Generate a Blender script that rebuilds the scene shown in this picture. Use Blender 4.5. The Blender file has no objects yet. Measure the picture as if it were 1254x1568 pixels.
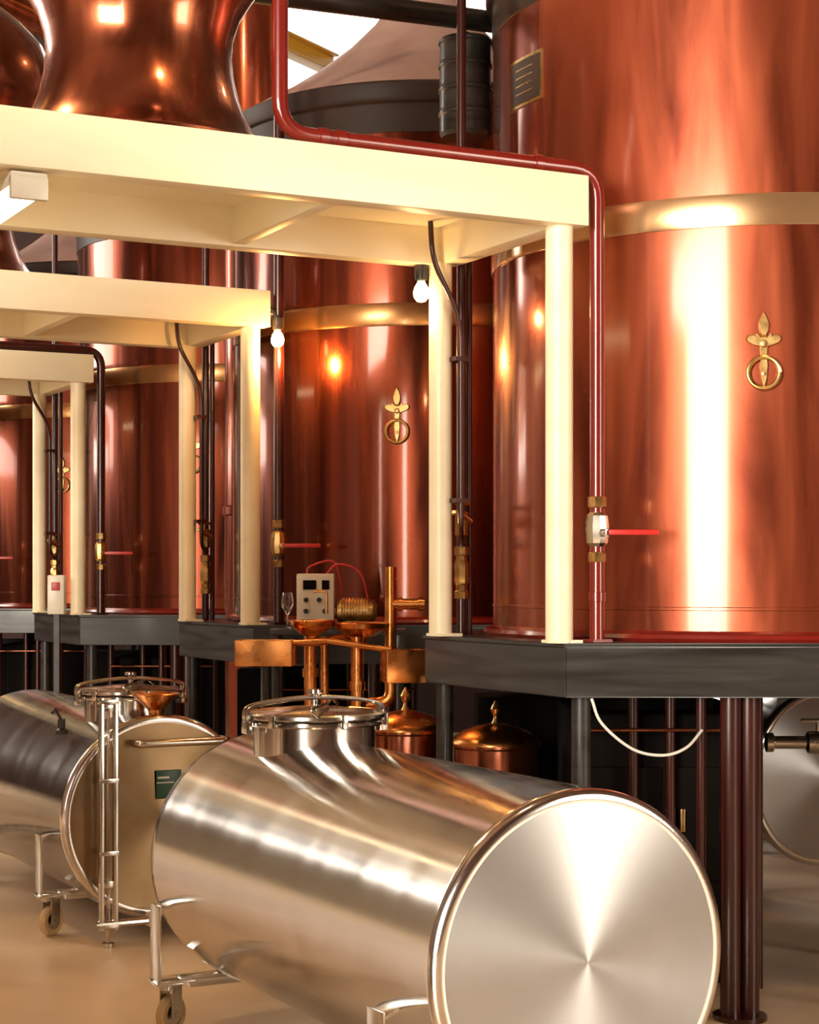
import bpy, bmesh, math, random
from mathutils import Vector, Matrix
random.seed(3)
scene = bpy.context.scene
col = scene.collection
try:
    scene.view_settings.view_transform = 'Standard'
    scene.view_settings.look = 'None'
except Exception: pass
A1 = math.radians(27.28)
U1 = Vector((-0.4584, 0.8887, 0)); U2 = Vector((0.8887, 0.4584, 0))
STEP = Vector((-1.485, 2.88, 0))

# ------------------------------------------------------------ materials
def mat(name, c1, c2=None, metal=0.0, rough=0.4, rough2=None, scale=(3,3,3), coat=0.0, coat_r=0.08,
        bump=0.0, bscale=30, aniso=0.0, tangent=False, emit=None, estr=0, spec=0.5, detail=4, dist=0.4, trans=0):
    m = bpy.data.materials.new(name); m.use_nodes = True
    nt = m.node_tree; N = nt.nodes; L = nt.links
    b = N['Principled BSDF']
    b.inputs['Metallic'].default_value = metal
    b.inputs['Roughness'].default_value = rough
    b.inputs['Coat Weight'].default_value = coat
    b.inputs['Coat Roughness'].default_value = coat_r
    b.inputs['Specular IOR Level'].default_value = spec
    b.inputs['Transmission Weight'].default_value = trans
    tc = N.new('ShaderNodeTexCoord'); mp = N.new('ShaderNodeMapping')
    mp.inputs['Scale'].default_value = scale
    L.new(tc.outputs['Object'], mp.inputs['Vector'])
    nz = N.new('ShaderNodeTexNoise'); nz.inputs['Scale'].default_value = 1.0
    nz.inputs['Detail'].default_value = detail; nz.inputs['Distortion'].default_value = dist
    L.new(mp.outputs[0], nz.inputs['Vector'])
    cr = N.new('ShaderNodeValToRGB')
    cr.color_ramp.elements[0].position = 0.3; cr.color_ramp.elements[1].position = 0.7
    cr.color_ramp.elements[0].color = (*c1, 1); cr.color_ramp.elements[1].color = (*(c2 or c1), 1)
    L.new(nz.outputs['Fac'], cr.inputs[0]); L.new(cr.outputs[0], b.inputs['Base Color'])
    if rough2 is not None:
        mr = N.new('ShaderNodeMapRange'); mr.inputs[1].default_value = .3; mr.inputs[2].default_value = .7
        mr.inputs[3].default_value = rough; mr.inputs[4].default_value = rough2
        L.new(nz.outputs['Fac'], mr.inputs[0]); L.new(mr.outputs[0], b.inputs['Roughness'])
    if bump:
        n2 = N.new('ShaderNodeTexNoise'); n2.inputs['Scale'].default_value = bscale; n2.inputs['Detail'].default_value = 3
        L.new(tc.outputs['Object'], n2.inputs['Vector'])
        bp = N.new('ShaderNodeBump'); bp.inputs['Strength'].default_value = bump; bp.inputs['Distance'].default_value = 0.01
        L.new(n2.outputs['Fac'], bp.inputs['Height']); L.new(bp.outputs[0], b.inputs['Normal'])
    if aniso:
        b.inputs['Anisotropic'].default_value = aniso
        b.inputs['Anisotropic Rotation'].default_value = .25
        if tangent:
            tg = N.new('ShaderNodeTangent'); tg.direction_type = 'RADIAL'; tg.axis = 'Z'
            L.new(tg.outputs[0], b.inputs['Tangent'])
    if emit:
        b.inputs['Emission Color'].default_value = (*emit, 1); b.inputs['Emission Strength'].default_value = estr
    return m
M = {}
M['vat'] = mat('lacquered_copper_red', (.17,.026,.010), (.42,.095,.040), metal=.80, rough=.19, rough2=.40, scale=(3.5,3.5,.5), coat=.6, coat_r=.12, bump=.10, bscale=2.6, detail=7, dist=.9)
M['vat_dark'] = mat('tarnished_shaded_copper_red', (.06,.009,.004), (.22,.040,.012), metal=.88, rough=.15, rough2=.34, scale=(5,5,.4), coat=.45, coat_r=.08, bump=.08, bscale=2.6, detail=7, dist=.7)  # rear vats: tarnish plus their weaker light, put into a darker base
M['band'] = mat('brass_band', (.55,.32,.15), (.72,.46,.25), metal=.85, rough=.22, scale=(4,4,2), coat=.3)
M['band_dark'] = mat('rear_shaded_brass_band', (.30,.14,.05), (.42,.21,.08), metal=.9, rough=.25, scale=(4,4,2), coat=.2)  # darker copy of the brass band, rear shade put into its colour
M['lid'] = mat('dull_copper_lid', (.46,.30,.28), (.60,.43,.40), metal=.3, rough=.4, scale=(3,3,2))
M['still'] = mat('polished_copper', (.20,.045,.018), (.44,.13,.060), metal=.92, rough=.15, rough2=.32, scale=(5,5,2), coat=.6, bump=.10, bscale=6, detail=7, dist=1.0)
M['copper'] = mat('bright_copper', (.58,.20,.055), (.74,.31,.09), metal=1, rough=.2, rough2=.34, scale=(9,9,9))
M['brass'] = mat('aged_brass', (.50,.30,.10), (.68,.45,.19), metal=1, rough=.25, rough2=.35, scale=(20,20,20))
M['cream'] = mat('cream_paint', (.88,.77,.53), (.94,.85,.63), rough=.38, scale=(2,2,6), bump=.03, bscale=25)
M['black'] = mat('black_painted_steel', (.010,.008,.007), (.030,.026,.024), rough=.32, rough2=.45, scale=(2,2,20), coat=.15)
M['rimdark'] = mat('dark_rim_and_reflection', (.014,.006,.004), (.028,.011,.008), rough=.5, scale=(3,3,6), spec=.3)  # dark rim; the skirt below it carries a dark reflection as colour
M['dark'] = mat('near_black_steel', (.003,.002,.0015), (.007,.004,.003), rough=.8, scale=(4,4,4), spec=.12)  # near-black base with low specular, for casings and display
M['redpipe'] = mat('oxide_red_paint', (.15,.009,.006), (.20,.016,.010), rough=.22, scale=(6,6,2), coat=.3)
M['brown'] = mat('dark_maroon_paint', (.030,.004,.003), (.05,.007,.005), rough=.28, scale=(6,6,2), coat=.25)
M['steel'] = mat('brushed_stainless_shell', (.64,.60,.57), (.74,.70,.67), metal=1, rough=.12, rough2=.19, scale=(2,2,5), aniso=.5, tangent=True)
M['disc'] = mat('radial_brushed_stainless', (.42,.42,.43), (.45,.45,.46), metal=1, rough=.38, scale=(6,6,6), aniso=.8, tangent=True)
M['disc2'] = mat('radial_brushed_stainless_dimmed', (.24,.155,.08), (.30,.20,.11), metal=1, rough=.32, scale=(6,6,6), aniso=.8, tangent=True)  # dim brown reflection on the second tank's end, put into base colour
M['steelp'] = mat('stainless_fittings', (.56,.53,.48), (.66,.62,.57), metal=1, rough=.18, scale=(10,10,10))
M['lever'] = mat('red_lever_plastic', (.50,.02,.015), rough=.35)
M['rubber'] = mat('tan_caster_rubber', (.60,.42,.20), (.68,.50,.26), rough=.5)
M['white'] = mat('white_enamel', (.80,.76,.66), rough=.3)
M['green'] = mat('green_sign', (.01,.06,.03), (.015,.09,.045), rough=.35)
M['hose'] = mat('white_hose', (.75,.72,.66), rough=.4)
M['tube'] = mat('lamp_tube', (1,.95,.85), emit=(1,.80,.46), estr=14)
M['bulb'] = mat('bulb_glass', (1,.7,.35), emit=(1,.72,.40), estr=3)
M['bulb_hot'] = mat('bulb_glass_warm', (1,.7,.35), emit=(1,.62,.22), estr=22)
M['plate'] = mat('dark_nameplate', (.05,.035,.025), (.08,.05,.035), metal=.6, rough=.4)
M['yellow'] = mat('yellow_crane_paint', (.85,.48,.03), (.9,.55,.06), rough=.4)
M['glass'] = mat('clear_glass', (1,1,1), rough=.02, trans=1)
M['floor'] = mat('worn_concrete', (.56,.40,.25), (.78,.60,.42), rough=.28, rough2=.5, scale=(1.3,1.3,1.3), bump=.05, bscale=20, detail=8)
M['wall'] = mat('umber_plaster', (.085,.038,.022), (.12,.055,.034), rough=.8, scale=(1,1,1), bump=.1, bscale=12)
M['wallb'] = mat('maroon_plaster', (.022,.007,.005), (.035,.011,.008), rough=.8, scale=(1,1,1))
M['ceil'] = mat('timber_ceiling', (.10,.05,.025), (.16,.085,.045), rough=.7, scale=(8,.4,1))
M['oak'] = mat('blocker_oak', (.06,.025,.012), (.11,.05,.022), rough=.5, scale=(14,14,.6))
M['frame'] = mat('window_frame_paint', (.5,.45,.36), rough=.4)

# ------------------------------------------------------------ helpers
def finish(name, me, m, parent=None, mtx=None, smooth=True, ang=35):
    me.materials.append(M[m])
    if smooth:
        me.shade_smooth()
        try: me.set_sharp_from_angle(angle=math.radians(ang))
        except Exception: pass
    o = bpy.data.objects.new(name, me); col.objects.link(o)
    if parent: o.parent = parent
    if mtx is not None: o.matrix_local = mtx
    return o
def bm_done(name, bm, m, parent, mtx=None, smooth=True, ang=35):
    bmesh.ops.recalc_face_normals(bm, faces=bm.faces[:])
    me = bpy.data.meshes.new(name); bm.to_mesh(me); bm.free()
    return finish(name, me, m, parent, mtx, smooth, ang)
def grp(name, loc=(0,0,0), rz=0):
    e = bpy.data.objects.new(name, None); e.empty_display_size = .2
    e.location = loc; e.rotation_euler = (0,0,rz); col.objects.link(e); return e
def add_box(bm, c, s, bev=0.0, rot=None):
    g = bmesh.ops.create_cube(bm, size=1.0)
    vs = g['verts']
    bmesh.ops.scale(bm, vec=s, verts=vs)
    if bev:
        es = list({e for v in vs for e in v.link_edges})
        r = bmesh.ops.bevel(bm, geom=es, offset=bev, segments=2, affect='EDGES', profile=.6)
        vs = list({v for f in r['faces'] for v in f.verts} | {v for v in vs if v.is_valid})
    if rot is not None: bmesh.ops.transform(bm, matrix=rot.to_4x4(), verts=vs)
    bmesh.ops.translate(bm, vec=c, verts=vs)
def box(name, c, s, m, parent=None, bev=0.0, rot=None):
    bm = bmesh.new(); add_box(bm, c, s, bev, rot)
    return bm_done(name, bm, m, parent)
def boxes(name, lst, m, parent=None, bev=0.0):
    bm = bmesh.new()
    for it in lst: add_box(bm, it[0], it[1], bev, it[2] if len(it)>2 else None)
    return bm_done(name, bm, m, parent)
def add_lathe(bm, prof, segs=48, mtx=None):
    rings = []; new=[]
    for r, z in prof:
        if r < 1e-5:
            v = bm.verts.new((0,0,z)); rings.append([v]); new.append(v)
        else:
            ring = [bm.verts.new((r*math.cos(2*math.pi*i/segs), r*math.sin(2*math.pi*i/segs), z)) for i in range(segs)]
            rings.append(ring); new += ring
    for a, b in zip(rings, rings[1:]):
        for i in range(segs):
            j = (i+1) % segs
            if len(a)==1 and len(b)==1: continue
            if len(a)==1: bm.faces.new((a[0], b[i], b[j]))
            elif len(b)==1: bm.faces.new((a[i], a[j], b[0]))
            else: bm.faces.new((a[i], a[j], b[j], b[i]))
    if mtx is not None: bmesh.ops.transform(bm, matrix=mtx, verts=new)
def lathe(name, prof, m, parent=None, mtx=None, segs=48, ang=35):
    bm = bmesh.new(); add_lathe(bm, prof, segs)
    return bm_done(name, bm, m, parent, mtx, True, ang)
def T(x,y,z): return Matrix.Translation((x,y,z))
RX = Matrix.Rotation(math.radians(90),4,'X')   # z -> -y
RY = Matrix.Rotation(math.radians(90),4,'Y')   # z -> +x
def spline(pts, n=8):
    P=[Vector(p) for p in pts]; P=[2*P[0]-P[1]]+P+[2*P[-1]-P[-2]]; out=[]
    for i in range(1,len(P)-2):
        a,b,c,d=P[i-1:i+3]
        for k in range(n):
            t=k/n
            out.append(.5*((2*b)+(c-a)*t+(2*a-5*b+4*c-d)*t*t+(-a+3*b-3*c+d)*t**3))
    out.append(P[-2]); return out
def fil(pts, f):
    P=[Vector(p) for p in pts]; out=[P[0]]
    for i in range(1,len(P)-1):
        a=(P[i-1]-P[i]); b=(P[i+1]-P[i]); ff=min(f,a.length*.49,b.length*.49)
        p0=P[i]+a.normalized()*ff; p2=P[i]+b.normalized()*ff
        for k in range(7):
            t=k/6; out.append((1-t)**2*p0+2*t*(1-t)*P[i]+t*t*p2)
    out.append(P[-1]); return out
def add_sweep(bm, pts, r, segs=12, fillet=0.0):
    P = fil(pts,fillet) if fillet else [Vector(p) for p in pts]
    n=len(P); t0=(P[1]-P[0]).normalized()
    u=t0.orthogonal().normalized(); rings=[]
    for i in range(n):
        t=((P[min(i+1,n-1)]-P[max(i-1,0)])).normalized()
        u=(u-t*u.dot(t)).normalized(); v=t.cross(u)
        rr = r[i] if isinstance(r,(list,tuple)) else r
        rings.append([bm.verts.new(P[i]+rr*(math.cos(2*math.pi*k/segs)*u+math.sin(2*math.pi*k/segs)*v)) for k in range(segs)])
    for a,b in zip(rings,rings[1:]):
        for k in range(segs):
            j=(k+1)%segs; bm.faces.new((a[k],a[j],b[j],b[k]))
    bm.faces.new(rings[0][::-1]); bm.faces.new(rings[-1])
def pipe(name, pts, r, m, parent=None, segs=14, fillet=0.0):
    bm=bmesh.new(); add_sweep(bm,pts,r,segs,fillet); return bm_done(name,bm,m,parent)
def pipes(name, lst, m, parent=None, segs=12):
    bm=bmesh.new()
    for it in lst: add_sweep(bm,it[0],it[1],segs,it[2] if len(it)>2 else 0)
    return bm_done(name,bm,m,parent)
def prism(name, poly, z0, z1, m, parent=None, mtx=None, bev=0):
    bm=bmesh.new()
    lo=[bm.verts.new((x,y,z0)) for x,y in poly]; hi=[bm.verts.new((x,y,z1)) for x,y in poly]
    bm.faces.new(lo[::-1]); bm.faces.new(hi)
    for i in range(len(poly)):
        j=(i+1)%len(poly); bm.faces.new((lo[i],lo[j],hi[j],hi[i]))
    if bev: bmesh.ops.bevel(bm,geom=bm.edges[:],offset=bev,segments=2,affect='EDGES')
    return bm_done(name,bm,m,parent,mtx)
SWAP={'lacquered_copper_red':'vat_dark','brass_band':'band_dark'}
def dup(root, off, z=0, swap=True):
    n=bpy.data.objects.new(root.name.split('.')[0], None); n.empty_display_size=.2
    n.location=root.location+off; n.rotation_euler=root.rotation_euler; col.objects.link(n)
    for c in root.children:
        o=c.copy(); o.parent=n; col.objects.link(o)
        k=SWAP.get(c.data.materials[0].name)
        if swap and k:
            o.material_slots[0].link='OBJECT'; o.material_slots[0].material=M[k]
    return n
def facing(h, R, z):   # on a vat surface, h degrees from -y toward -x
    s,c=math.sin(math.radians(h)),math.cos(math.radians(h))
    return Matrix(((c,0,-s,-s*R),(-s,0,-c,-c*R),(0,1,0,z),(0,0,0,1)))

# ------------------------------------------------------------ room
X0,X1,Y0,Y1,H=-10,8,-4,21,10
box('floor',((X0+X1)/2,(Y0+Y1)/2,-.1),(X1-X0+.8,Y1-Y0+.8,.2),'floor')
box('ceiling',((X0+X1)/2,(Y0+Y1)/2,H+.1),(X1-X0+.8,Y1-Y0+.8,.2),'ceil')
def wall_y(name,y,holes_x,hz,m):
    lst=[]; xs=X0
    for a,b in holes_x:
        lst.append((((xs+a)/2,y,H/2),(a-xs,.3,H))); 
        lst.append((((a+b)/2,y,hz[0]/2),(b-a,.3,hz[0]))); lst.append((((a+b)/2,y,(H+hz[1])/2),(b-a,.3,H-hz[1]))); xs=b
    lst.append((((xs+X1)/2,y,H/2),(X1-xs,.3,H)))
    boxes(name,lst,m)
def wall_x(name,x,holes,hz,m):
    lst=[]; ys=Y0
    for a,b in holes:
        lst.append(((x,(ys+a)/2,H/2),(.3,a-ys,H)))
        lst.append(((x,(a+b)/2,hz[0]/2),(.3,b-a,hz[0]))); lst.append(((x,(a+b)/2,(H+hz[1])/2),(.3,b-a,H-hz[1]))); ys=b
    lst.append(((x,(ys+Y1)/2,H/2),(.3,Y1-ys,H)))
    boxes(name,lst,m)
WF=(-9.8,-2.9)
WL=(13.5,17.5)
wall_y('wall_front',Y0-.15,[WF],(.9,5.8),'wall')
wall_y('wall_back',Y1+.15,[(-3.4,-.1),(.3,3.6)],(5.4,9.8),'wallb')
wall_x('wall_left',X0-.15,[WL],(3.0,7.6),'wall')
wall_x('wall_right',X1+.15,[(0.0,3.0)],(1.0,5.0),'wall')
wc=[0]
def window(cx,cy,w,z0,z1,axis,nv,nh):
    wc[0]+=1; g=grp('window_%d'%wc[0],(cx,cy,z0),0 if axis=='y' else math.radians(90)); h=z1-z0
    t=.07
    L=[((0,0,t/2),(w,.12,t)),((0,0,h-t/2),(w,.12,t)),((-w/2+t/2,0,h/2),(t,.12,h)),((w/2-t/2,0,h/2),(t,.12,h))]
    for i in range(1,nv): L.append(((-w/2+w*i/nv,0,h/2),(.05,.08,h)))
    for i in range(1,nh): L.append(((0,0,h*i/nh),(w,.08,.05)))
    boxes('frame_bars',L,'frame',g)
window(sum(WF)/2,Y0-.15,WF[1]-WF[0],.9,5.8,'y',4,3)
window(-1.75,Y1+.15,3.3,5.4,9.8,'y',2,1)
window(1.95,Y1+.15,3.3,5.4,9.8,'y',2,1)
window(X0-.15,sum(WL)/2,WL[1]-WL[0],3.0,7.6,'x',3,3)
window(X1+.15,1.5,3.0,1.0,5.0,'x',3,3)  # right window added for fill and reflections

# ------------------------------------------------------------ unit: stand
P0=(.62,7.2); C=(1.59,8.45)
poly=[(.62,7.2),(.07,8.27),(.55,9.7),(2.56,9.7),(3.11,8.63),(2.63,7.2)]
st=grp('black_tank_stand',(C[0],C[1],0))
pl=[(x-C[0],y-C[1]) for x,y in poly][::-1]
prism('deck_fascia',pl,1.30,1.50,'black',st,bev=.004)
prism('deck_plate',[(x*1.008,y*1.008) for x,y in pl],1.50,1.516,'black',st,bev=.003)
lg=[]
for x,y in [(.69,7.30),(.16,8.27),(.62,9.58),(2.5,9.58),(3.0,8.6),(2.56,7.32)]:
    x-=C[0]; y-=C[1]
    lg.append(([(x,y,0),(x,y,1.31)],.04)); lg.append(([(x,y,0),(x,y,.015)],.08))
pipes('legs',lg,'black',st)
pipes('maroon_legs',[([(-.30,-1.15,0),(-.30,-1.15,1.31)],.042),([(-.22,-1.12,0),(-.22,-1.12,1.31)],.042),([(-.26,-1.135,0),(-.26,-1.135,.02)],.11),
     ([(-.41,-1.1,0),(-.41,-1.1,1.31)],.02),([(.42,-1.1,0),(.42,-1.1,1.31)],.03)],'brown',st)
# furnace housing under vat
fh=grp('furnace_housing',(C[0],C[1],0))
boxes('casing',[((-.46,.05,.59),(.8,1.1,1.18)),((-.77,.88,.59),(.96,.35,1.18))],'dark',fh,bev=.02)  # second box is an added dark filler over a bright gap
boxes('doors',[((-.65,-.51,.7),(.32,.03,.5)),((-.27,-.51,.7),(.32,.03,.5))],'dark',fh,bev=.01)
boxes('door_latches',[((-.52,-.535,.72),(.02,.03,.10)),((-.40,-.535,.72),(.02,.03,.10))],'brass',fh,bev=.004)
pipes('copper_rail',[([(-.86,-.62,1.12),(-.08,-.62,1.12)],.008)],'still',fh)
pipes('maroon_risers',[([(x,-.58,0),(x,-.58,1.295)],.022) for x in (-.86,-.62,-.46,-.08)],'brown',fh)
box('flue_stub',(-.46,.05,1.235),(.5,.5,.12),'dark',fh)

# ------------------------------------------------------------ unit: vat
vt=grp('copper_vat',(C[0],C[1],1.516))
R=1.2; zb=1.516
def vz(*pr): return [(r,z-zb) for r,z in pr]
lathe('shell',vz((0,1.54),(R,1.54),(R,3.19),(R,3.31),(R,4.45)),'vat',vt,segs=128)
lathe('base_ring',vz((1.12,1.516),(1.235,1.516),(1.245,1.53),(1.24,1.545),(1.205,1.555),(1.19,1.57)),'redpipe',vt,segs=96)
lathe('band',vz((R-.005,3.185),(1.206,3.187),(1.209,3.20),(1.209,3.30),(1.206,3.315),(R-.005,3.317)),'band',vt,segs=128)
lathe('seam',vz((R-.004,1.64),(1.204,1.645),(1.204,1.655),(R-.004,1.66)),'vat',vt,segs=96)
lathe('rim',vz((R-.01,4.26),(1.205,4.27),(1.206,4.43),(1.225,4.44),(1.235,4.46),(1.235,4.54),(1.2,4.56),(1.1,4.57)),'rimdark',vt,segs=96)
lathe('conical_lid',vz((1.19,4.55),(1.1,4.62),(.92,4.72),(.7,4.87),(.5,5.03),(.33,5.2),(.22,5.36),(.17,5.5),(.16,5.8),(0,5.8)),'lid',vt,segs=96)
# emblem : fleur and ring
h=8.3; zc=2.68-zb
eb=facing(h,R+.004,zc)
bm=bmesh.new()
def poly_ex(bm,pts,z0,z1):
    lo=[bm.verts.new((x,y,z0)) for x,y in pts]; hi=[bm.verts.new((x*.86+sum(p[0] for p in pts)/len(pts)*.14,y*.86+sum(p[1] for p in pts)/len(pts)*.14,z1)) for x,y in pts]
    bm.faces.new(hi); bm.faces.new(lo[::-1])
    for i in range(len(pts)):
        j=(i+1)%len(pts); bm.faces.new((lo[i],lo[j],hi[j],hi[i]))
poly_ex(bm,[(0,.165),(.012,.14),(.022,.11),(.020,.085),(.010,.06),(-.010,.06),(-.020,.085),(-.022,.11),(-.012,.14)],0,.014)
for s in (1,-1):
    poly_ex(bm,[(s*x,y) for x,y in [(.004,.03),(.018,.052),(.040,.068),(.064,.066),(.072,.052),(.062,.036),(.036,.024),(.004,.016)]],0,.012)
    poly_ex(bm,[(s*x,y) for x,y in [(.006,.05),(.028,.075),(.035,.07),(.028,.05),(.01,.03)]],0,.010)
poly_ex(bm,[(-.013,.07),(.013,.07),(.016,.02),(.013,-.02),(.017,-.06),(.012,-.12),(0,-.165),(-.012,-.12),(-.017,-.06),(-.013,-.02),(-.016,.02)],0,.011)
ringp=[(.062*math.cos(a),-.085+.062*math.sin(a),.014) for a in [2*math.pi*i/40 for i in range(41)]]
add_sweep(bm,ringp,.0095,10)
add_lathe(bm,[(0,.024),(.012,.022),(.016,.012),(.016,0)],16,T(0,.03,0))
add_lathe(bm,[(0,.02),(.008,.018),(.01,.008),(.01,0)],16,T(0,-.09,0))
bm_done('fleur_ring_emblem',bm,'brass',vt,eb)

# ------------------------------------------------------------ unit: gantry
O=(.62,7.2,0)
ga=grp('cream_steel_gantry',(O[0],O[1],0),A1)
XL=-4.2; D=1.08
zt,zbm=3.375,3.174
boxes('beams',[((XL/2+.04,0.02,(zt+zbm)/2),(-XL+.1,.1,zt-zbm)),
              ((XL/2+.03,D,(zt+zbm)/2),(-XL+.06,.1,zt-zbm)),
              ((.04,D/2,(zt+zbm)/2+.002),(.1,D,zt-zbm-.006)),
              ((XL+.05,D/2,(zt+zbm)/2),(.1,D,zt-zbm))],'cream',ga,bev=.006)
boxes('joists',[((x,D/2,zbm+.095),(.06,D-.08,.17)) for x in (-.98,-2.25,-3.4)],'cream',ga,bev=.003)
box('deck',((XL)/2,D/2,zt-.028),(-XL-.05,D-.05,.016),'cream',ga)
pb=1.516
posts=[([(0,.05,pb),(0,.05,zbm+.01)],.055),([(0.0,D-.03,pb),(0.0,D-.03,zbm+.01)],.052),
       ([(XL+.06,.05,0),(XL+.06,.05,zbm+.01)],.053),([(XL+.06,D-.03,0),(XL+.06,D-.03,zbm+.01)],.053)]
pipes('posts',posts,'cream',ga,segs=28)
boxes('post_feet',[((0.02,.06,pb+.006),(.12,.12,.012)),((0.02,D-.03,pb+.006),(.12,.12,.012))],'cream',ga)

# ------------------------------------------------------------ unit: pot still
ps=grp('copper_pot_still',tuple(Vector(O)+U1*.53-U2*1.588+Vector((0,0,zt))),A1)
prof=[(.50,0),(.505,.02),(.49,.035),(.455,.07),(.415,.14),(.382,.22),(.36,.31),(.352,.39),(.358,.46),(.382,.54),(.43,.62),(.50,.72),(.565,.84),(.60,.98),(.59,1.13),(.53,1.28),(.42,1.4),(.29,1.5),(.19,1.6),(.14,1.72),(.12,1.9)]
lathe('bell_body',prof,'still',ps,segs=96,ang=60)
pipe('swan_neck',spline([(0,0,1.88),(0,0,2.3),(.25,.05,2.65),(.8,.15,2.75),(1.5,.3,2.6),(2.3,.5,2.4)]),.11,'still',ps,segs=20)
lathe('base_flange',[(.50,0),(.53,0),(.53,.018),(.50,.022)],'still',ps,segs=96)

# ------------------------------------------------------------ unit: red pipe with valve
px,py=.16,.02
def valve(bm,x,y,z,s=1.0):
    add_lathe(bm,[(.02*s,.135*s),(.038*s,.13*s),(.038*s,.09*s),(.03*s,.085*s),(.03*s,.06*s)],8,T(x,y,z))
    add_lathe(bm,[(.02*s,-.135*s),(.036*s,-.13*s),(.036*s,-.095*s),(.03*s,-.09*s),(.03*s,-.05*s)],8,T(x,y,z))
def steam_pipe(loc,kind):
    rp=grp('red_steam_pipe',loc,A1)
    m='redpipe' if kind==0 else 'brown'
    if kind==0:
        pts=[(px,py,1.518),(px,py,zt+.034),(-1.222,py,zt+.034),(-1.222,py,5.4)]
    elif kind==1:
        pts=[(px,py,1.518),(px,py,5.4)]
    else:
        pts=[(px,py,1.518),(px,py,zt+.034),(-3.9,py,zt+.034)]
    pipe('pipe_run',pts,.030,m,rp,segs=18,fillet=.12)
    bm=bmesh.new()
    for x in ((-.12,-.98,-1.05) if kind==0 else ()):
        add_lathe(bm,[(.030,-.02),(.036,-.018),(.036,.018),(.030,.02)],18,T(x,py,zt+.034)@RY)
    for z in (1.70,):
        add_lathe(bm,[(.030,-.02),(.034,-.018),(.034,.018),(.030,.02)],18,T(px,py,z))
    bm_done('couplings',bm,m,rp)
    bm=bmesh.new(); valve(bm,px,py,1.97); bm_done('valve_nuts',bm,'brass',rp,ang=20)
    bm=bmesh.new(); add_lathe(bm,[(.03,.07),(.042,.055),(.047,.02),(.047,-.02),(.042,-.055),(.03,-.07)],10,T(px,py,1.97))
    add_lathe(bm,[(.012,.0),(.018,.0),(.018,.075),(.0,.08)],12,T(px,py,1.955)@RX)
    bm_done('valve_body',bm,'steelp' if kind==0 else 'brass',rp,ang=20)
    lv=Matrix.Rotation(-A1,3,'Z')
    boxes('lever',[(Vector((px,py-.085,1.957))+lv@Vector((.10,0,0)),(.20,.014,.022),lv)],'lever',rp,bev=.005)
    boxes('pipe_foot',[((px,py,1.524),(.09,.09,.012))],m,rp)
for k in range(4): steam_pipe(tuple(Vector(O)+STEP*k),k)

# brown service pipes with tap
sp=grp('maroon_service_pipes',(O[0],O[1],0),A1)
pipes('risers',[([(.135,1.10,1.518),(.135,1.10,5.3)],.022),([(.19,1.13,1.518),(.19,1.13,3.3)],.016)],'brown',sp,segs=14)
pipe('conduit',[(-.12,.92,3.35),(-.11,.92,3.17),(.055,.96,2.93),(.055,.96,1.98),(.12,1.06,1.93)],.012,'brown',sp,fillet=.12)
bm=bmesh.new(); valve(bm,.135,1.10,1.80,.9); add_lathe(bm,[(.026,.06),(.034,.04),(.034,-.04),(.026,-.06)],8,T(.135,1.10,1.80))
add_lathe(bm,[(.02,.06),(.03,.05),(.03,-.05),(.02,-.06)],8,T(.135,1.10,2.02))
add_sweep(bm,[(.08,1.08,2.07),(.08,1.02,2.07),(.08,1.02,2.02)],.012,10,.02)
add_sweep(bm,[(.05,.96,2.06),(.135,1.02,2.03)],.014,10)
add_sweep(bm,[(.10,1.03,2.03),(.10,1.03,2.11)],.008,8); add_sweep(bm,[(.06,1.02,2.11),(.14,1.04,2.11)],.009,8)
bm_done('brass_tap',bm,'brass',sp)
boxes('strap',[((.055,.99,2.12),(.07,.09,.02)),((.055,.99,2.75),(.07,.09,.02))],'brown',sp)

units=[st,fh,vt,ga,ps,sp]
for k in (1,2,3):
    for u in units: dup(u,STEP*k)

# nameplate on first vat only
npg=grp('brass_nameplate',(C[0],C[1],0))
def curved_plate(name,h0,h1,z0,z1,r0,r1,m):
    bm=bmesh.new(); n=8; g=[]
    for i in range(n+1):
        a=math.radians(h0+(h1-h0)*i/n); s,c=-math.sin(a),-math.cos(a)
        g.append([bm.verts.new((s*r,c*r,z)) for r,z in ((r0,z0),(r1,z0),(r1,z1),(r0,z1))])
    for a,b in zip(g,g[1:]):
        for i in range(4):
            j=(i+1)%4; bm.faces.new((a[i],a[j],b[j],b[i]))
    bm.faces.new(g[0]); bm.faces.new(g[-1][::-1]); bm_done(name,bm,m,npg)
curved_plate('frame',57.5,71.5,3.84,4.055,1.201,1.206,'brass')
curved_plate('plate',58.5,70.5,3.855,4.04,1.202,1.210,'plate')
for i in range(4): curved_plate('engraving_%d'%i,61,68,3.895+i*.035,3.899+i*.035,1.205,1.2108,'brass')

# ------------------------------------------------------------ stainless tanks
def caster(bmS,bmR,x,y,rot=0.0,top=.2):
    add_box(bmS,(x,y,top),(.11,.11,.012),.003)
    add_lathe(bmS,[(.0,.0),(.028,0),(.028,-.03),(0,-.03)],12,T(x,y,top))
    w=.075; ox,oy=x+.03*math.cos(rot),y+.03*math.sin(rot)
    Rz=Matrix.Rotation(rot,4,'Z')
    for s in (-1,1):
        add_box(bmS,(ox-math.sin(rot)*.03*s,oy+math.cos(rot)*.03*s,.125),(.06,.006,.13),.002,Matrix.Rotation(rot,3,'Z'))
    add_lathe(bmS,[(0,.036),(.012,.036),(.012,-.036),(0,-.036)],10,T(ox,oy,w)@Rz@RX)
    add_lathe(bmS,[(0,.018),(.045,.018),(.045,-.018),(0,-.018)],20,T(ox,oy,w)@Rz@RX)
    add_lathe(bmR,[(.044,.02),(.066,.022),(w,.012),(w,-.012),(.066,-.022),(.044,-.02)],28,T(ox,oy,w)@Rz@RX)
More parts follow.
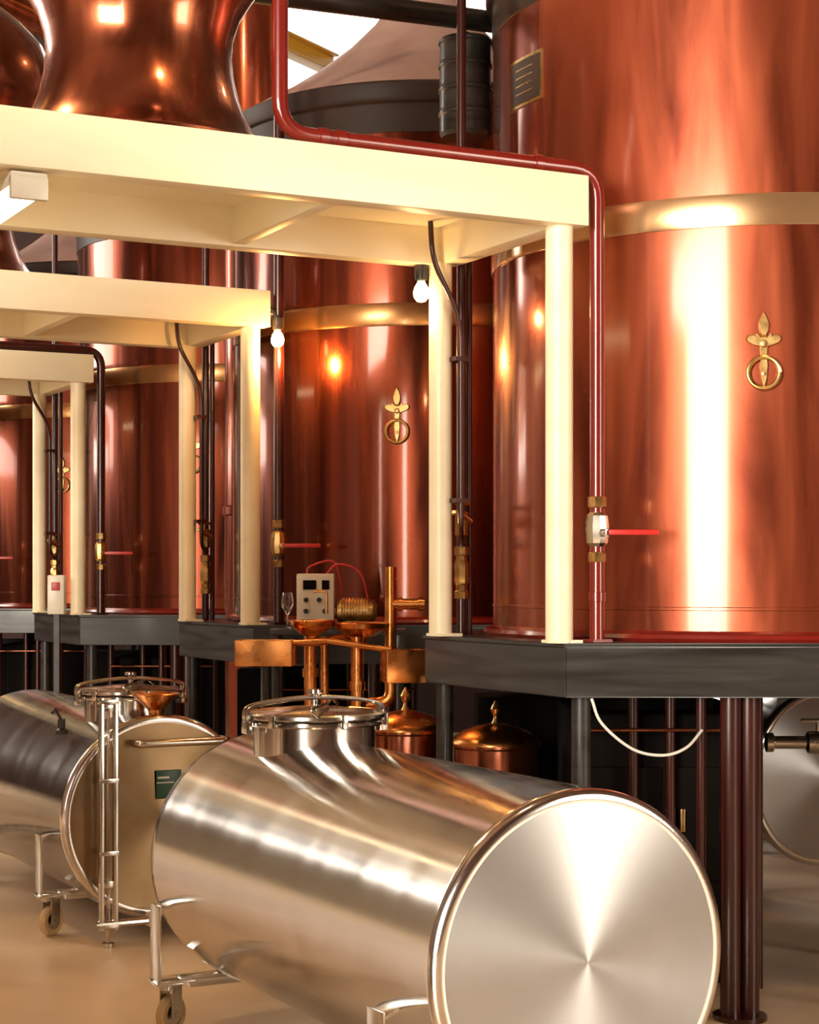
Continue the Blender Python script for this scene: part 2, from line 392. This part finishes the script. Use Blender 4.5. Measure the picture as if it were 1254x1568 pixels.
def steel_tank(loc,r,L,zc,man_y=None,casters=True,dm='disc'):
    g=grp('stainless_tank',loc,A1)
    m=T(0,0,zc)@RX; q=r/.5
    lathe('shell',[(.462*q,.0),(.482*q,.003),(.496*q,-.004),(.503*q,-.02),(.503*q,-.035),(r,-.045),(r,-L+.16),(r*.985,-L+.1),(r*.93,-L+.05),(r*.8,-L+.015),(r*.5,-L-.02),(0,-L-.035)],'steel',g,m,segs=128,ang=50)
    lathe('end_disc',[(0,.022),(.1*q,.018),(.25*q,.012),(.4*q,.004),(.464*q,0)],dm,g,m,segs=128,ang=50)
    if man_y is not None:
        t=zc+r
        lathe('manhole_neck',[(.235,-.09),(.235,.055),(.262,.058),(.267,.064),(.267,.072),(.258,.078)],'steel',g,T(0,man_y,t),segs=72)
        lathe('manhole_lid',[(.24,.078),(.272,.084),(.276,.09),(.274,.102),(.262,.108),(.25,.104),(.20,.112),(.1,.124),(0,.128)],'steelp',g,T(0,man_y,t),segs=72)
        b2=bmesh.new()
        pts=spline([(-.285,man_y,t+.07),(-.27,man_y,t+.13),(-.12,man_y,t+.155),(0,man_y,t+.16),(.12,man_y,t+.155),(.27,man_y,t+.13),(.285,man_y,t+.07)])
        add_sweep(b2,[p+Vector((0,-.018,0)) for p in pts],.008,8); add_sweep(b2,[p+Vector((0,.018,0)) for p in pts],.008,8)
        add_sweep(b2,spline([(-.10,man_y-.26,t+.105),(-.10,man_y-.2,t+.13),(0,man_y-.1,t+.14),(.12,man_y+.1,t+.145),(.2,man_y+.22,t+.115)]),.007,8)
        for i in range(6):
            a=math.radians(i*60+30); x,y=.268*math.cos(a),man_y+.268*math.sin(a)
            add_box(b2,(x,y,t+.082),(.02,.028,.052),.004,Matrix.Rotation(a,3,'Z'))
        add_lathe(b2,[(0,.035),(.03,.03),(.032,.018),(.014,.01),(.014,-.03)],14,T(0,man_y,t+.16))
        add_box(b2,(.28,man_y,t+.06),(.04,.08,.07),.006); add_box(b2,(-.28,man_y,t+.055),(.03,.05,.05),.006)
        bm_done('manhole_clamps',b2,'steelp',g)
    bS=bmesh.new(); bR=bmesh.new()
    if casters:
        for y in (.3,L-.27):
            for s in (-1,1):
                xo=s*(r-.07)
                add_box(bS,(xo+s*.10,y,.36),(.012,.10,.30),.003)
                add_box(bS,(xo+s*.065,y,.505),(.075,.10,.012),.003,Matrix.Rotation(s*math.radians(20),3,'Y'))
                add_box(bS,(xo+s*.03,y,.212),(.15,.11,.012),.003)
                add_box(bS,(s*(r*.52),y,.215),(r*.7,.06,.02),.003)
                caster(bS,bR,xo+s*.06,y,math.radians(30),.205)
            add_box(bS,(0,y,.20),(2*r*.8,.06,.04),.003)
            pts=[(r*1.004*math.sin(a),y,zc-r*1.004*math.cos(a)) for a in [math.radians(-50+10*i) for i in range(11)]]
            for a,b in zip(pts,pts[1:]):
                a,b=Vector(a),Vector(b); c=(a+b)/2; d=b-a
                add_box(bS,c,(d.length+.004,.07,.012),0,Matrix.Rotation(-math.atan2(d.z,d.x),3,'Y'))
    else:
        for y in (.25,L-.3):
            for s in (-1,1): add_sweep(bS,[(s*r*.6,y,0),(s*r*.6,y,zc-r*.7)],.025,12)
    bm_done('support_frame',bS,'steelp',g)
    if casters: bm_done('caster_tyres',bR,'rubber',g)
    else: bR.free()
    return g
t1=steel_tank((.51,5.3,0),.5,2.5,.655,1.91)
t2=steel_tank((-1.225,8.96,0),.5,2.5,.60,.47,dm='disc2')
t3=steel_tank((2.12,9.3,0),.45,1.2,.756,None,False)
# extras on the second tank
bm=bmesh.new()
for x in (-.335,-.265): add_box(bm,(x,-.09,.64),(.022,.03,1.12),.002)
for z in (.1,.45,.8,1.18): add_box(bm,(-.30,-.09,z),(.10,.035,.02),.002)
add_box(bm,(-.30,-.05,1.15),(.05,.1,.03),.002); add_box(bm,(-.30,-.05,.3),(.05,.1,.03),.002)
add_sweep(bm,[(-.36,-.09,.11),(-.05,-.09,.11)],.018,10); add_sweep(bm,[(-.08,-.09,.085),(-.08,-.09,.15)],.028,12)
add_sweep(bm,[(-.30,-.09,0),(-.30,-.09,.1)],.012,8); add_lathe(bm,[(0,0),(.03,0),(.03,.02),(0,.02)],12,T(-.30,-.09,0))
bm_done('level_gauge',bm,'steelp',t2)
pipe('gauge_glass',[(-.30,-.09,.12),(-.30,-.09,1.16)],.008,'glass',t2)
pipes('handle_rail',[([(-.15,.0,.97),(-.15,-.10,.97),(.32,-.10,.97),(.32,.0,.97)],.018,.04)],'steelp',t2)
box('sign_plate',(.03,-.026,.76),(.13,.008,.14),'green',t2,bev=.003)
boxes('sign_lettering',[((.0,-.032,.795),(.06,.004,.010)),((.01,-.032,.77),(.09,.004,.005))],'white',t2)
lathe('copper_funnel',[(.03,-.05),(.035,.0),(.09,.05),(.118,.075),(.125,.08),(.118,.085),(.06,.06),(0,.05)],'copper',t2,T(.0,.09,1.12),segs=40)
bm=bmesh.new(); add_lathe(bm,[(0,.05),(.02,.045),(.02,0),(.035,-.01),(.035,-.03)],12,T(-.38,.42,1.02)); add_sweep(bm,[(-.38,.42,1.06),(-.42,.40,1.12),(-.44,.38,1.10)],.008,8)
bm_done('vent_valve',bm,'black',t2)

# valve fitting near rear tank
fv=grp('steel_valve_fitting',(1.78,8.35,0))
bm=bmesh.new()
add_lathe(bm,[(.02,.2),(.045,.2),(.045,.17),(.03,.16),(.03,.06),(.05,.05),(.055,0),(.05,-.05),(.03,-.06),(.03,-.2),(.045,-.21),(.045,-.24)],16,T(.1,0,1.02)@RY)
add_sweep(bm,[(.1,0,1.02),(.1,0,1.12)],.012,10); add_sweep(bm,[(.02,0,1.12),(.18,0,1.12)],.010,10)
add_sweep(bm,[(.33,0,1.02),(.4,0,1.02),(.4,0,0.0)],.025,12,.05)
bm_done('valve_body',bm,'steelp',fv)

# white hose
hs=grp('white_hose',(0,0,0))
pipe('hose',spline([(.72,7.185,1.298),(.76,7.17,1.2),(.88,7.17,1.10),(1.0,7.17,1.075),(1.1,7.22,1.10),(1.18,7.33,1.16)]),.006,'hose',hs,segs=10)

# ------------------------------------------------------------ black overhead pipe, canister, rectifier
bo=grp('black_overhead_pipe',(0,0,0))
pipe('main',[(-.98,7.62,3.38),(-.98,7.62,4.28),(.44,8.88,4.49)],.052,'black',bo,segs=18,fillet=.1)
bc=grp('ribbed_black_canister',(.27,8.77,3.90))
prof=[(0,0),(.115,0)]
for i in range(4):
    z=.01+i*.115; prof+= [(.12,z),(.125,z+.01),(.125,z+.09),(.131,z+.095),(.131,z+.108)]
prof+=[(.12,.475),(0,.48)]
lathe('drum',prof,'black',bc,segs=40,ang=25)
pipe('hanger',[(0,0,.47),(0,0,.51)],.02,'black',bc)
cc=grp('copper_rectifier',(-1.06,12.4,0))
lathe('rectifier_body',[(.26,0),(.26,.05),(.2,.08),(.2,2.2),(.215,2.21),(.215,2.26),(.2,2.27),(.2,4.2),(.215,4.21),(.215,4.26),(.2,4.27),(.2,6.2),(.12,6.4),(0,6.45)],'vat',cc,segs=48)
cb=grp('yellow_crane_beam',(0,0,0))
a=Vector((-.68,16,6.3)); d=(Vector((-1.08,15.3,6.3))-a).normalized()
ang=math.atan2(d.y,d.x); Rm=Matrix.Rotation(ang,3,'Z'); mid=a+d*4
boxes('i_beam',[(mid+Vector((0,0,.075)),(8,.14,.02),Rm),(mid-Vector((0,0,.075)),(8,.14,.02),Rm),(mid,(8,.03,.15),Rm)],'yellow',cb,bev=.004)
pipes('hanger_rods',[([a+d*s+Vector((0,0,.08)),Vector((a.x+d.x*s,a.y+d.y*s,H-.002))],.02) for s in (1.5,4,7.6)],'black',cb)
# added unseen vats on the near left, blocking window light from rear vats
ov=grp('light_blocking_vat',(-2.35,4.0,0))
lathe('staves',[(0,.15),(.74,.15),(.76,.2),(.80,1.5),(.78,3.2),(.77,3.4),(.73,3.4),(.73,3.3),(0,3.3)],'oak',ov,segs=36,ang=8)
lathe('hoops',[(.77,.4),(.778,.4),(.785,.48),(.77,.48)],'black',ov,segs=64)
for i,(z,r_) in enumerate(((1.2,.795),(2.1,.797),(2.9,.786))): lathe('hoop_%d'%i,[(r_-.01,z),(r_+.006,z),(r_+.006,z+.08),(r_-.01,z+.08)],'black',ov,segs=64)
boxes('bearers',[((-.4,0,.075),(.15,1.3,.15)),((.4,0,.075),(.15,1.3,.15))],'oak',ov,bev=.005)
dup(ov,Vector((-1.72,.25,0)))

# ------------------------------------------------------------ copper apparatus
ap=grp('copper_spirit_condenser',(-.35,8.75,0))
def W(px_,d): return (px_-627)/2780*d
def Z(py_,d): return 1.77-(py_-887)/2780*d
def L3(px_,py_,d): return Vector((W(px_,d)+.35,d-8.75,Z(py_,d)))
d=8.75
bm=bmesh.new()
def obox(bm,c,s,t,rot):
    x,y,z=s
    for cc_,ss in (((0,0,-z/2),(x,y,t)),((0,-y/2,0),(x,t,z)),((0,y/2,0),(x,t,z)),((-x/2,0,0),(t,y,z)),((x/2,0,0),(t,y,z))):
        add_box(bm,Vector(c)+rot@Vector(cc_),ss,.002,rot)
obox(bm,L3(408,999,8.7),(.27,.16,.12),.006,Matrix.Rotation(-.12,3,'Z'))
obox(bm,L3(618,1019,8.5),(.19,.14,.15),.006,Matrix.Rotation(.25,3,'Z'))
bm_done('trays',bm,'copper',ap)
pipes('feed_rails',[([L3(450,984,8.65),L3(500,981,8.6),L3(560,990,8.55),L3(600,995,8.5)],.014),
   (spline([L3(560,985,8.8),L3(520,975,8.75),L3(490,985,8.7),L3(455,985,8.65)]),.013)],'copper',ap)
pipes('uprights',[([L3(475,970,8.8),Vector((L3(475,970,8.8).x,.05,0))],.03),
   ([L3(497,975,8.9),Vector((L3(497,975,8.9).x,.15,0))],.02),
   ([L3(547,975,8.7),Vector((L3(547,975,8.7).x,-.05,0))],.032),
   ([L3(598,868,8.8),L3(598,1075,8.8),L3(560,1078,8.8)],.028,.06)],'copper',ap,segs=18)
pipes('collars',[([L3(547,1050,8.7)+Vector((0,0,.02)),L3(547,1050,8.7)-Vector((0,0,.02))],.04),([L3(475,1030,8.8)+Vector((0,0,.02)),L3(475,1030,8.8)-Vector((0,0,.02))],.038),
   ([L3(598,925,8.8),L3(650,925,8.8)],.027),([L3(610,925,8.8),L3(616,925,8.8)],.034),([L3(640,925,8.8),L3(650,925,8.8)],.034)],'copper',ap,segs=18)
for nm,cx,cy,w in (('bowl_a',478,958,.105),('bowl_b',552,962,.125)):
    p=L3(cx,cy,8.75)
    lathe(nm,[(.03,-.07),(.035,-.05),(.07*w/.105*.9,-.035),(w,.0),(w+.006,.022),(w+.012,.024),(w,.028),(w*.8,.005),(0,-.02)],'copper',ap,T(*p),segs=40)
pipes('gooseneck',[([L3(500,940,8.75),L3(500,905,8.75),L3(480,905,8.75)],.008,.02)],'brass',ap)

# copper boilers with domed lids
def boiler(x,y,r,ztop):
    g=grp('copper_boiler',(x,y,0))
    lathe('pot',[(0,.12),(r*.9,.12),(r,.2),(r,ztop-.02),(r*1.06,ztop-.01),(r*1.06,ztop)],'still',g,segs=56)
    lathe('domed_lid',[(r*1.08,ztop),(r*1.08,ztop+.012),(r*.98,ztop+.035),(r*.8,ztop+.06),(r*.5,ztop+.082),(r*.2,ztop+.095),(0,ztop+.10)],'copper',g,segs=56,ang=60)
    lathe('finial_knob',[(.03,ztop+.085),(.014,ztop+.11),(.010,ztop+.13),(.022,ztop+.15),(.026,ztop+.165),(.016,ztop+.185),(.004,ztop+.205),(0,ztop+.21)],'brass',g,segs=20)
    pipes('feet',[([(r*.7*math.cos(a),r*.7*math.sin(a),0),(r*.7*math.cos(a),r*.7*math.sin(a),.15)],.02) for a in (.5,2.6,4.7)],'black',g)
boiler(.41,8.62,.20,.99)
boiler(-.02,8.95,.19,1.03)

# control bench
cbn=grp('control_bench',(-.38,9.75,0))
boxes('bench_frame',[((0,0,1.49),(.72,.3,.03))]+[((sx*.33,sy*.12,.74),(.04,.04,1.48)) for sx in(-1,1) for sy in (-1,1)],'black',cbn,bev=.003)
cx=W(483,9.7)+.38
box('control_box',(cx,0,1.66),(.20,.14,.28),'white',cbn,bev=.01)
boxes('display',[((cx-.03,-.073,1.74),(.07,.008,.05)),((cx+.055,-.073,1.74),(.04,.008,.05))],'dark',cbn,bev=.002)
bm=bmesh.new()
for a,b in ((-.05,1.66),(.02,1.66),(-.05,1.60),(.05,1.60)): add_lathe(bm,[(0,.025),(.012,.022),(.014,0)],12,T(cx+a,-.07,b)@RX)
bm_done('knobs',bm,'black',cbn)
mx=W(548,9.7)+.38
bm=bmesh.new(); add_lathe(bm,[(0,-.16),(.03,-.16),(.035,-.12),(.06,-.11),(.065,-.09)]+[(r_,-.08+i*.016+dz) for i in range(9) for r_,dz in ((.072,0),(.072,.007),(.062,.008),(.062,.015))]+[(.06,.08),(.04,.1),(0,.1)],24,T(mx,0,1.60)@RY)
add_box(bm,(mx,0,1.52),(.14,.1,.05),.003)
bm_done('pump_motor',bm,'brass',cbn,ang=20)
pipes('cable',[(spline([(cx+.05,-.0,1.79),(cx+.12,-.02,1.85),(cx+.24,-.03,1.80),(cx+.29,-.02,1.62)]),.006),(spline([(cx-.05,0,1.79),(cx-.03,0,1.84),(cx+.1,0,1.86),(cx+.14,.0,1.68)]),.005)],'lever',cbn)
gx=W(440,9.7)+.38
lathe('tasting_glass',[(0,1.505),(.03,1.507),(.005,1.515),(.004,1.58),(.02,1.60),(.032,1.63),(.032,1.66),(.024,1.70),(.023,1.70),(.030,1.66),(.030,1.63),(.018,1.602),(0,1.59)],'glass',cbn,T(gx,-.05,0),segs=28)

g=grp('switch_box',(W(88,13.0),12.98,0)); box('cabinet',(0,.0,1.66),(.12,.1,.28),'white',g,bev=.01); boxes('post',[((0,0,.76),(.04,.04,1.52)),((0,0,.01),(.15,.15,.02))],'black',g)
box('dial_panel',(0,-.053,1.72),(.06,.008,.06),'lever',g,bev=.002)

# ------------------------------------------------------------ lamps
fl=grp('fluorescent_batten',tuple(Vector(O)-U2*2.16+Vector((0,0,0))),A1)
box('housing',(0,.5,3.14),(.13,1.0,.05),'white',fl,bev=.01)
pipes('tubes',[([(-.035,.04,3.10),(-.035,.96,3.10)],.017),([(.035,.04,3.10),(.035,.96,3.10)],.017)],'tube',fl)
boxes('end_caps',[((0,.01,3.11),(.13,.03,.08)),((0,.99,3.11),(.13,.03,.08))],'white',fl,bev=.005)
boxes('mounts',[((0,.2,3.255),(.03,.03,.18)),((0,.8,3.255),(.03,.03,.18))],'white',fl)
for k in (1,2): dup(fl,STEP*k)
def bulb(px_,py_,d,m):
    x,z=W(px_,d),Z(py_,d); g=grp('pendant_bulb',(x,d,z))
    lathe('glass_bulb',[(0,-.045),(.02,-.04),(.034,-.022),(.037,0),(.03,.025),(.018,.045),(.016,.055)],m,g,segs=24,ang=60)
    lathe('socket',[(.02,.05),(.028,.055),(.032,.10),(.03,.122),(.0,.124)],'black',g,segs=20)
    return g,x,z
g,x,z=bulb(645,448,8.12,'bulb')
g,x,z=bulb(425,520,10.15,'bulb_hot'); pipe('arm',[(0,0,.12),(-.02,0,.16),(-.08,-.01,.20)],.012,'black',g)
def light(kind,name,loc,power,color,size=None,rot=None,sy=None,radius=.05):
    l=bpy.data.lights.new(name,kind); l.energy=power; l.color=color
    if kind=='AREA':
        l.shape='RECTANGLE'; l.size=size; l.size_y=sy
    else: l.shadow_soft_size=radius
    o=bpy.data.objects.new(name,l); o.location=loc
    if rot: o.rotation_euler=rot
    col.objects.link(o); return o
light('POINT','bulb_light',(W(645,8.12),8.07,Z(475,8.12)),5,(1,.6,.25),radius=.03)
light('POINT','bulb_light.001',(W(425,10.1)+.03,10.05,Z(545,10.15)),30,(1,.46,.13),radius=.045)
r90=math.radians(90)
# daylight at the front and left windows; the right one is added fill
light('AREA','window_daylight',(sum(WF)/2,Y0+.02,3.35),3500,(1,.90,.74),WF[1]-WF[0]-.1,(r90,0,0),4.8)
light('AREA','window_daylight.001',(X0+.02,sum(WL)/2,5.3),560,(1,.92,.80),WL[1]-WL[0]-.1,(r90,0,-r90),4.5)
light('AREA','window_daylight.002',(X1-.02,1.5,3.0),400,(1,.86,.66),2.9,(r90,0,r90),3.9)
for i,(x,y) in enumerate(((-4.5,8),(1.5,3.5),(-6,14),(4.5,12))):  # unseen ceiling lamps added as warm fill
    g=grp('added_fill_lamp',(x,y,8.2))
    lathe('shade',[(.06,.3),(.08,.28),(.3,.05),(.34,0),(.33,0),(.28,.05),(.06,.26)],'white',g,segs=32)
    pipe('rod',[(0,0,.28),(0,0,H-8.2-.002)],.012,'black',g)
    light('POINT','added_fill_light' ,(x,y,8.15),(420,240,100,60)[i],(1,.70,.38),radius=.2)

w=bpy.data.worlds.new('world'); scene.world=w; w.use_nodes=True
bg=w.node_tree.nodes['Background']; bg.inputs[0].default_value=(1,.95,.86,1); bg.inputs[1].default_value=4.5

cam=bpy.data.cameras.new('camera'); co=bpy.data.objects.new('camera',cam); col.objects.link(co)
co.location=(0,0,1.77); co.rotation_euler=(r90,0,0)
cam.sensor_fit='HORIZONTAL'; cam.sensor_width=36; cam.lens=36*2780/1254; cam.shift_y=103/1254
cam.clip_end=200
scene.camera=co
